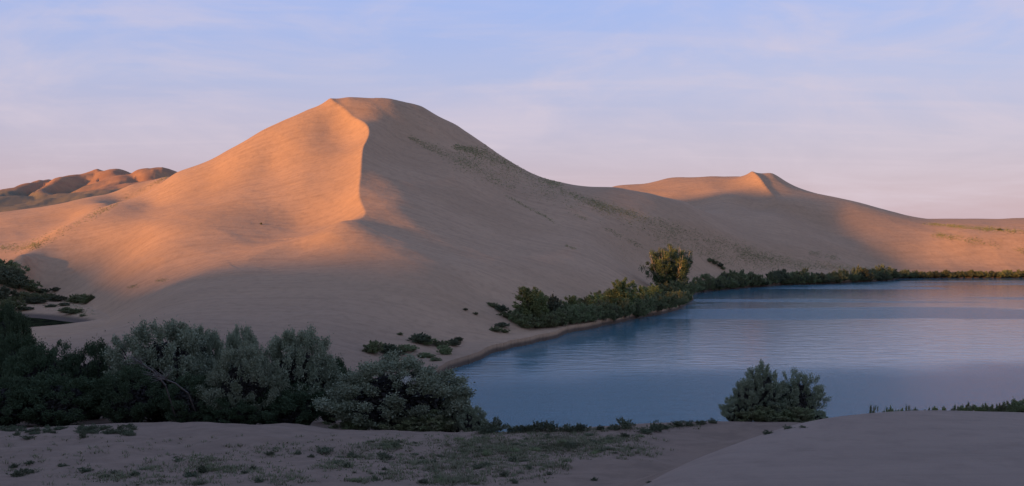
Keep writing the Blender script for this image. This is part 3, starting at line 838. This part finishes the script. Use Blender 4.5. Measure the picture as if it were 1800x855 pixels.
# dead twigs hanging out of the thicket
def dead_branch(px, py, Y, seed, label, size=1.0):
    rs = np.random.RandomState(seed)
    paths = []
    root = np.array([0, 0, 0.0])
    for k in range(14):
        a = rs.uniform(-0.9, 0.9); e = np.array([math.sin(a) * 1.6 - .5, -0.6 + rs.normal(0, .3), rs.uniform(.2, 1.5)]) * size
        t = np.linspace(0, 1, 6)[:, None]
        p = root * (1 - t) + e * t + rs.normal(0, .06, (6, 3)) * t * size + np.array([0, 0, -.35]) * t * t * size
        paths.append((p, 0.035 * size * (1 - .8 * t[:, 0])))
    X, _, Z = P(px, py, Y)
    g = ground(X, Y)
    # the bough that carries the twigs comes up from the ground
    p = np.array([[0.4, 6.0, g - Z - .6], [0.3, 4, (g - Z) * .5], [.1, 1.6, (g - Z) * .15], [0, 0, 0]])
    paths.append((p, np.array([.08, .07, .06, .045])))
    o = bpy.data.objects.new('dead_branch', tubes('dead_branch', paths, TWIG, 4)); C.objects.link(o)
    o.location = (X, Y, Z)
    tagit(o, label, 'branch')
dead_branch(292, 668, 72, 1, 'bare grey dead twigs poking out of the dark thicket front', 1.1)
dead_branch(250, 640, 72, 2, 'smaller bare dead twigs upper left of the larger dead twigs in the thicket', 0.8)

# shrub on the foreground hump by the water
H_ = 'shrub clump on the foreground hump by the water'
for px, top, w, Y, key, lab in [
    (1340, 622, 84, 76, 'spiky0', 'tall grey-green shrub with upright plumes on the hump in front of the lake'),
    (1312, 652, 60, 75, 'spiky1', 'left plume shrub joined to the tall grey-green shrub by the lake'),
    (1404, 640, 84, 76, 'spiky1', 'right leaning shrub joined to the tall grey-green shrub by the lake'),
    (1335, 712, 80, 73.5, 'willow0', 'low green skirt left of middle under the lakeside shrub clump'),
    (1396, 712, 80, 73.5, 'willow1', 'low green skirt right of middle under the lakeside shrub clump'),
    (1292, 696, 54, 75, 'olive1', 'low shrub at the left foot of the tall lakeside shrub'),
    (1436, 718, 40, 74, 'olive3', 'low leafy skirt at the right foot of the tall lakeside shrub'),
    (1368, 668, 110, 77, 'olive2', 'dense dark lower shrub in the middle of the lakeside shrub clump')]:
    place_Y(key, 'silver_shrub', px, top, w, Y, lab, 'shrub', H_)

# ---- plants along the foreground crest
G1 = 'small shrubs along the foreground crest above the water'
for px, py, w, h in [(868, 757, 50, 21), (905, 757, 36, 13), (945, 757, 44, 17), (968, 757, 40, 18), (1000, 756, 34, 12), (1020, 756, 32, 14), (1056, 754, 20, 9), (1080, 753, 30, 9), (1100, 752, 34, 17),
                     (1152, 757, 28, 19), (1135, 760, 34, 10), (1170, 752, 22, 8), (1192, 747, 34, 11), (1210, 746, 20, 8), (1232, 744, 26, 9), (1252, 742, 20, 8), (850, 760, 40, 16), (925, 757, 40, 12)]:
    place_px('sage%d' % random.Random(px).randrange(3), 'low_shrub', px, py + 2, w, h * 1.15, 'small dark green shrub on the foreground crest just above the water', 'shrub', G1)
G2 = 'sprigs behind the rounded dune at lower right'
for px, w, top in [(1534, 15, 711), (1552, 10, 720), (1568, 22, 712), (1584, 18, 714), (1597, 14, 712), (1608, 14, 713), (1626, 10, 717), (1634, 14, 716), (1644, 12, 711), (1659, 12, 711), (1672, 10, 717), (1681, 16, 712), (1692, 18, 711), (1703, 18, 707), (1716, 22, 710), (1730, 24, 708), (1745, 20, 711), (1760, 22, 709), (1775, 30, 705), (1795, 40, 702), (1815, 50, 700)]:
    place_Y(('sapling0', 'willow1', 'willow2')[px % 3], 'leafy_sprig', px, top - 3, w * 1.3, 62, 'leafy green sprig rising behind the rounded dune at lower right', 'shrub', G2)

# ---- foreground tufts
rs = random.Random(5)
tl = [(570, 797, 38, 15), (548, 804, 16, 7), (523, 799, 14, 9), (617, 802, 18, 9), (680, 808, 30, 12), (672, 802, 22, 10), (475, 800, 18, 10), (630, 787, 10, 5), (355, 832, 22, 15), (335, 838, 34, 9), (238, 836, 22, 10), (200, 832, 18, 8), (150, 830, 28, 9),
      (30, 838, 34, 14), (52, 832, 30, 8), (25, 822, 18, 9), (52, 815, 20, 7), (312, 812, 18, 8), (110, 820, 20, 7), (430, 833, 18, 9), (146, 770, 18, 9), (840, 824, 28, 11), (856, 820, 18, 8), (930, 825, 18, 9), (965, 835, 14, 9), (900, 812, 24, 9), (1045, 845, 14, 8),
      (885, 838, 20, 12), (905, 850, 18, 10), (455, 848, 20, 9), (660, 845, 16, 9), (745, 850, 24, 10), (700, 778, 14, 6), (730, 780, 12, 5), (1385, 754, 22, 8), (1350, 763, 26, 8), (1412, 752, 16, 5), (1142, 848, 14, 5)]
G3 = 'dark low shrubs scattered over the foreground sand'
LB = {0: 'dark low shrub among many scattered over the foreground sand', 1: 'sparse green grass tuft among many on the foreground sand'}
for px, py, w, h in tl:
    place_px('sage%d' % rs.randrange(3), 'low_shrub', px, py, w, h, LB[0], 'shrub', G3)
G4 = 'green tufts scattered over the foreground sand'
patches = []
for k in range(64):
    z_ = rs.random()
    if z_ < 0.45: px, py = rs.uniform(800, 1120), rs.uniform(768, 796)
    elif z_ < 0.78: px, py = rs.uniform(360, 1130), rs.uniform(800, 852)
    elif z_ < 0.94: px, py = rs.uniform(0, 420), rs.uniform(808, 852)
    else: px, py = rs.uniform(480, 900), rs.uniform(772, 800)
    if px > 1000 and py > 812: px -= 300
    patches.append((px, py, rs.uniform(8, 34)))
n = 0
while n < 260:
    cx_, cy_, sp_ = rs.choice(patches)
    px = cx_ + rs.gauss(0, sp_); py = cy_ + rs.gauss(0, sp_ * .16)
    if py < 764 or py > 854 or px < 0: continue
    s_ = 5 + 13 * rs.random() ** 2.2
    if rs.random() < 0.3:
        place_px('sage%d' % rs.randrange(3), 'low_shrub', px, py, s_ * 1.1, s_ * rs.uniform(.35, .6), LB[0], 'shrub', G3)
    else:
        place_px('tuft%d' % rs.randrange(3), 'grass_tuft', px, py, s_ * 1.3, s_ * rs.uniform(.3, .55), LB[1], 'grass tuft', G4)
    n += 1
G5 = 'brush at the foot of the thicket'
for k in range(40):
    px = rs.uniform(0, 240); py = rs.uniform(752, 772) - px * 0.02
    place_px('sage%d' % rs.randrange(3), 'low_shrub', px, py, rs.uniform(10, 30), rs.uniform(5, 11), 'low dark brush at the foot of the thicket at lower left', 'shrub', G5)

# ---- mid distance, on the toe of the great dune
G6 = 'shrubs on the toe of the great dune by the near shore'
for px, py, w, h in [(655, 621, 40, 24), (682, 620, 44, 18), (708, 619, 40, 14), (724, 617, 26, 10), (690, 626, 50, 9), (738, 603, 40, 20), (752, 606, 30, 14), (775, 610, 34, 12), (783, 623, 30, 18), (798, 608, 26, 14), (806, 600, 18, 9), (748, 628, 40, 8), (765, 634, 26, 6), (640, 598, 0, 0), (703, 589, 14, 5)]:
    if w: place_px('bank%d' % (px % 4), 'dune_shrub', px, py, w, h, 'dark shrub on the dune toe behind the large silvery round shrub', 'shrub', G6)
G7 = 'grassy bushes on the sand at the left end of the bank thicket'
for px, py, w, h in [(818, 546, 9, 5), (836, 553, 10, 5), (868, 541, 20, 9), (882, 548, 30, 14), (893, 560, 30, 14), (872, 583, 28, 9), (882, 575, 26, 10), (888, 585, 16, 7), (905, 566, 30, 20), (860, 536, 12, 5)]:
    place_px('bank%d' % (px % 4), 'dune_shrub', px, py, w, h, 'grassy green bush on the slope at the left end of the lakeside thicket', 'shrub', G7)

# ---- thicket on the lake bank
G8 = 'green shrubs along the lake bank'
for px, py, w, h in [(925, 577, 50, 30), (945, 577, 50, 36), (965, 576, 46, 30), (985, 573, 50, 36), (1005, 570, 50, 40), (1022, 567, 50, 40), (1040, 566, 46, 38), (1060, 562, 50, 42), (1078, 560, 44, 36), (1098, 557, 50, 38), (1118, 555, 46, 38), (1138, 552, 50, 40), (1157, 548, 50, 38),
                     (1176, 544, 46, 36), (1193, 539, 40, 32), (1206, 534, 30, 26), (912, 570, 40, 34), (985, 560, 50, 34), (1030, 548, 50, 32), (1055, 545, 50, 40), (1080, 540, 50, 40), (1110, 538, 56, 30), (1140, 530, 56, 30), (1165, 526, 56, 34), (1190, 522, 50, 36), (1210, 520, 36, 30), (1018, 556, 46, 30), (950, 565, 40, 46)]:
    place_px('willow%d' % (px % 3), 'bank_shrub', px, py, w * .82, h * .92, 'dense green shrub in the thicket along the near lake bank', 'shrub', G8)
place_px('sapling1', 'young_tree', 930, 572, 62, 78, 'light green young tree at the left end of the lakeside thicket', 'tree')
place_px('sapling0', 'young_tree', 948, 568, 30, 64, 'thin light green sapling leaning against the leftmost young tree of the thicket', 'tree')
place_px('sapling0', 'young_tree', 1095, 553, 44, 72, 'light green young tree with pale trunk in the middle of the lakeside thicket', 'tree')
place_px('sapling1', 'young_tree', 1075, 552, 40, 50, 'short light green sapling left of the pale-trunked young tree', 'tree')
place_px('bank2', 'young_tree', 972, 560, 38, 46, 'round brownish green bush right of the leftmost young tree', 'shrub')
for px, py, w, h, side in [(1003, 560, 34, 46, 'fourth'), (1128, 545, 34, 48, 'fifth'), (1150, 540, 30, 44, 'sixth'), (1048, 556, 30, 46, 'last')]:
    place_px('sapling%d' % (px % 2), 'young_tree', px, py, w, h, {'fourth': 'short feathery sapling right of the brownish bush in the bank thicket', 'fifth': 'feathery sapling between the pale-trunked young tree and the tall tree', 'sixth': 'feathery sapling at the left foot of the tall many-stemmed tree', 'last': 'short feathery sapling half way along the lake bank thicket'}[side], 'tree')
# tall cottonwood catching the last sun
def cottonwood():
    rs = np.random.RandomState(77)
    paths = []; cen = []
    for k in range(24):
        a = 2 * math.pi * k / 24 * 5 + rs.normal(0, .2); sp = rs.uniform(.3, 1.0)
        top = np.array([math.cos(a) * 5.8 * sp, math.sin(a) * 4.8 * sp, rs.uniform(11.2, 13.6) - 1.8 * sp ** 2])
        b = np.array([math.cos(a) * .5, math.sin(a) * .5, -.2])
        t = np.linspace(0, 1, 10)[:, None]
        mid = np.array([top[0] * .75, top[1] * .75, top[2] * .42])
        p = (1 - t) ** 2 * b + 2 * t * (1 - t) * mid + t * t * top + rs.normal(0, .07, (10, 3)) * t
        paths.append((p, 0.19 * (1 - .85 * t[:, 0])))
        for q in rs.uniform(.18, 1.0, 17):
            c = p[int(q * 9)] + rs.normal(0, .75, 3) * np.array([1, 1, .8])
            cen.append(c)
            paths.append((np.array([p[max(0, int(q * 9) - 1)], (p[int(q * 9)] + c) / 2, c]), np.array([.05, .03, .012])))
    cen = np.array(cen); n = 44000
    k = rs.randint(0, len(cen), n)
    q = unit(rs.normal(0, 1, (n, 3))) * (rs.uniform(0, 1, (n, 1)) ** .5)
    pos = cen[k] + q * rs.uniform(.45, .95, (len(cen), 1))[k] * np.array([1, 1, 1.35])
    pos[:, 2] = np.maximum(pos[:, 2], .6)
    v, f = leaf_quads(rs, pos, q + np.array([0, 0, .3]), .27, .19)
    return mesh_from('cottonwood_crown', v, f, YELLOWL), tubes('cottonwood_trunk', paths, PALE, 5)
cw, ct = cottonwood()
proto('cottonwood', cw, ct, (12.8, 13.8), ('crown', 'trunk'))
place('cottonwood', 'cottonwood_tree', 43.8, 268, 16.5, 14.3, 'tall many-stemmed tree with sunlit yellow top on the lake bank', 'tree', rz=0.4)

# ---- far shore belt
rs = random.Random(9)
G9 = 'dark green shrubs along the far shore'
shore = [(1225, 516), (1240, 513), (1290, 507), (1370, 501), (1450, 498), (1555, 493), (1582, 490), (1700, 488), (1830, 488)]
def shore_y(px):
    return float(np.interp(px, [a for a, b in shore], [b for a, b in shore]))
px = 1222
while px < 1572:
    for row in range(2):
        w = rs.uniform(20, 34); h = rs.uniform(10, 25) * (1.1 if px < 1420 else 0.95)
        place_px('bank%d' % rs.randrange(4), 'shore_shrub', px + rs.uniform(-4, 4), shore_y(px) - 1.0 - row * 4, w, h, 'dark green shrub in the belt along the shaded far shore', 'shrub', G9)
    px += rs.uniform(9, 14)
G10 = 'low shrubs along the sunlit far shore at right'
px = 1575
while px < 1830:
    w = rs.uniform(16, 26); h = rs.uniform(9, 14)
    place_px('bank%d' % rs.randrange(4), 'shore_shrub', px, shore_y(px) - 0.6 - rs.random() * 1.5, w, h, 'low shrub in the belt along the sunlit far shore at right', 'shrub', G10)
    px += rs.uniform(6, 9)
G11 = 'isolated shrubs on the slope above the far shore'
for px, py, w, h in [(1248, 460, 14, 7), (1257, 464, 14, 7), (1266, 470, 14, 8), (1271, 474, 10, 6), (1378, 482, 10, 11), (1240, 490, 24, 9), (1285, 492, 30, 18), (1300, 488, 20, 9), (1757, 405, 9, 4)]:
    place_px('bank%d' % (px % 4), 'slope_shrub', px, py, w, h, 'isolated dark shrub on the slope above the far shore', 'shrub', G11)

# ---- left hollow with the pond
G12 = 'shrubs in the hollow round the pond'
for px, py, w, h in [(10, 500, 60, 34), (30, 508, 44, 30), (55, 512, 36, 22), (5, 480, 60, 24), (28, 488, 40, 24), (0, 530, 60, 30), (60, 525, 30, 10), (75, 515, 24, 9), (98, 512, 18, 8), (20, 545, 50, 24), (80, 528, 40, 14), (60, 534, 46, 14), (40, 528, 40, 16), (100, 530, 36, 12),
                     (135, 533, 34, 16), (150, 534, 32, 18), (160, 528, 16, 11), (115, 548, 26, 9), (128, 551, 34, 9), (112, 538, 20, 7), (145, 556, 12, 4), (90, 540, 22, 6), (12, 556, 40, 12), (45, 545, 26, 7)]:
    place_px('bank%d' % ((px + py) % 4), 'hollow_shrub', px, py, w, h, 'grey-green shrub in the hollow around the small pond at left', 'shrub', G12)
place_px('bank1', 'slope_shrub', 459, 395, 4.5, 4, 'tiny dark bush alone on the sunlit face of the great dune', 'shrub')

# ---- sparse grass on the dune slopes: one mesh of small tufts
def slope_grass():
    rs = random.Random(21)
    pts = []
    def streak(poly, width, n, size=(.35, .8)):
        seg = [math.hypot(b[0] - a[0], b[1] - a[1]) for a, b in zip(poly, poly[1:])]
        tot = sum(seg)
        centres = [rs.random() * tot for _ in range(max(3, n // 14))]
        for _ in range(int(n * 2.8)):
            q = min(max(rs.choice(centres) + rs.gauss(0, tot * .035), 0), tot - 1e-3)
            for (a, b), l in zip(zip(poly, poly[1:]), seg):
                if q <= l: break
                q -= l
            f = min(q / l, 1)
            wd = a[2] + (b[2] - a[2]) * f if len(a) > 2 else width
            pts.append((a[0] + (b[0] - a[0]) * f + rs.gauss(0, wd * 1.0), a[1] + (b[1] - a[1]) * f + rs.gauss(0, wd * .8), rs.uniform(*size)))
    streak([(722, 242, 2), (760, 262, 5), (800, 280, 8), (850, 305, 9), (900, 330, 5)], 6, 420)
    streak([(800, 258, 3), (850, 270, 7), (900, 290, 9), (950, 310, 8), (985, 325, 4)], 6, 650, (.5, 1.0))
    streak([(800, 275, 8), (880, 300, 12), (960, 335, 12), (1010, 360, 9)], 6, 420)
    streak([(985, 335, 4), (1060, 362, 5), (1130, 382, 5), (1200, 408, 8), (1280, 432, 9), (1350, 455, 9), (1420, 470, 6)], 6, 1100)
    streak([(1010, 345, 4), (1100, 385, 8), (1200, 430, 12), (1290, 460, 10), (1380, 475, 6)], 6, 700)
    streak([(1300, 445, 8), (1400, 462, 7), (1500, 474, 5), (1570, 480, 3)], 6, 800)
    streak([(870, 335, 1.5), (960, 382, 1.5), (1040, 432, 1.5), (1100, 470, 2)], 2, 90)
    streak([(1000, 372, 2), (1060, 400, 2), (1110, 425, 3), (1140, 440, 3)], 2, 80)
    streak([(990, 430, 1.5), (1040, 450, 2)], 2, 14)
    streak([(292, 312, 1.5), (240, 340, 3), (180, 370, 4), (110, 405, 5), (60, 432, 6), (20, 440, 5)], 3, 260)
    streak([(0, 436, 4), (40, 436, 5), (70, 430, 4)], 4, 200)
    streak([(1620, 393, 1.5), (1700, 400, 2), (1800, 408, 3)], 2, 300, (.5, 1.2))
    streak([(1640, 412, 3), (1720, 425, 4), (1820, 445, 5)], 2, 260, (.4, .9))
    streak([(1400, 440, 3), (1480, 455, 4)], 2, 80)
    streak([(190, 508, 2), (230, 505, 2), (290, 492, 2)], 2, 60, (.25, .5))
    streak([(40, 520, 8), (120, 540, 10), (170, 555, 5)], 8, 240, (.3, .6))
    streak([(0, 350, 4), (60, 350, 5), (140, 345, 4), (220, 332, 3)], 4, 0)
    streak([(1060, 440, 12), (1150, 455, 14), (1230, 480, 10)], 8, 120, (.25, .5))
    V = []; npr = np.random.RandomState(4)
    for px, py, s in pts:
        p = hit(px, py)
        if p is None or p[2] < .3 or p[1] < 100: continue
        nb = 9
        a = npr.uniform(0, 6.28, nb)
        base = np.array(p) + np.stack([np.cos(a), np.sin(a), np.zeros(nb)], 1) * npr.uniform(0, .5, (nb, 1)) * s
        base[:, 2] -= .03; s = s * 1.0
        tip = base + np.stack([np.cos(a) * .3, np.sin(a) * .3, npr.uniform(.4, 1.0, nb)], 1) * s * .30
        w = np.stack([np.sin(a), -np.cos(a), np.zeros(nb)], 1) * s * .075
        V.append(np.stack([base - w, base + w, tip + w * .4, tip - w * .4], 1).reshape(-1, 3))
    V = np.concatenate(V)
    o = bpy.data.objects.new('slope_grass', mesh_from('slope_grass', V, np.arange(len(V)).reshape(-1, 4), GRASSM)); C.objects.link(o)
    tagit(o, 'sparse green grass growing in streaks down the dune slopes', 'grass', kind='stuff')
def ground_cover():
    rs = random.Random(33); npr = np.random.RandomState(8); V = []
    spots = []
    for cx_, cy_, sp_ in patches:
        for _ in range(int(6 * sp_ ** .8)):
            spots.append((cx_ + rs.gauss(0, sp_ * 1.3), cy_ + rs.gauss(0, sp_ * .24)))
    for _ in range(500):
        spots.append((rs.uniform(0, 1150), 766 + 88 * rs.random()))
    for _ in range(350):
        px = rs.uniform(840, 1230); spots.append((px, float(np.interp(px, [840, 1130, 1260, 1300], [760, 752, 745, 745])) + abs(rs.gauss(0, 3))))
    for px, py in spots:
        if py > 854 or py < 744 or (px > 1000 and py > 812): continue
        p = hit(px, py, 80)
        if p is None or p[1] > 82: continue
        s = rs.uniform(.08, .34); nb = 10
        a = npr.uniform(0, 6.28, nb)
        base = np.array(p) + np.stack([np.cos(a), np.sin(a), np.zeros(nb)], 1) * npr.uniform(0, 1, (nb, 1)) * s
        base[:, 2] -= .02
        tip = base + np.stack([np.cos(a) * .5, np.sin(a) * .5, npr.uniform(.3, 1.0, nb)], 1) * s * .6
        w = np.stack([np.sin(a), -np.cos(a), np.zeros(nb)], 1) * s * .1
        V.append(np.stack([base - w, base + w, tip + w * .3, tip - w * .3], 1).reshape(-1, 3))
    V = np.concatenate(V)
    o = bpy.data.objects.new('ground_cover', mesh_from('ground_cover', V, np.arange(len(V)).reshape(-1, 4), COVERM)); C.objects.link(o)
    tagit(o, 'fine sparse grass and litter between the tufts on the foreground sand', 'grass', kind='stuff')
COVERM = leaf_mat('cover_leaves', (0.15, 0.16, 0.09), (0.21, 0.19, 0.12), (0.13, 0.15, 0.075))
ground_cover()
GRASSM = leaf_mat('slope_grass', (0.27, 0.30, 0.15), (0.34, 0.33, 0.18), (0.23, 0.26, 0.13))
slope_grass()

# ---- labels that single out the plants one can count, by their place along their row
ONES = ['first', 'second', 'third', 'fourth', 'fifth', 'sixth', 'seventh', 'eighth', 'ninth', 'tenth', 'eleventh', 'twelfth', 'thirteenth', 'fourteenth', 'fifteenth', 'sixteenth', 'seventeenth', 'eighteenth', 'nineteenth', 'twentieth']
ONES += ['twenty-' + o for o in ONES[:9]] + ['thirtieth']
def number(objs, text):
    objs.sort(key=lambda o: o.location.x / o.location.y)
    for i, o in enumerate(objs):
        o['label'] = text % (ONES[i] + ' from left')
def members(g): return [o for o in bpy.data.objects if o.get('group') == g and o.parent is None]
number(members(G1), 'dark green shrub on the foreground crest above the water, %s')
number(members(G2), 'leafy sprig behind the rounded dune at lower right, %s')
number(members(G6), 'dark shrub on the dune toe above the large silvery shrub, %s')
number(members(G7), 'grassy bush on the slope left of the lakeside thicket, %s')
number(members(G11), 'isolated dark shrub above the far shore belt, %s')
row = members(G8)
def gap(o):      # metres from the waterline
    d, _, _ = line_dist(np.array([o.location.x]), np.array([o.location.y]), LAKE, True)
    return float(d[0])
row.sort(key=gap)
number(row[:16], 'green lake bank shrub in the row at the waterline, %s')
number(row[16:], 'green lake bank shrub in the back row, %s')
hol = members(G12); hol.sort(key=lambda o: -o.location.y)
number(hol[:12], 'grey-green shrub in the upper half of the pond hollow, %s')
number(hol[12:], 'grey-green shrub in the lower half of the pond hollow, %s')
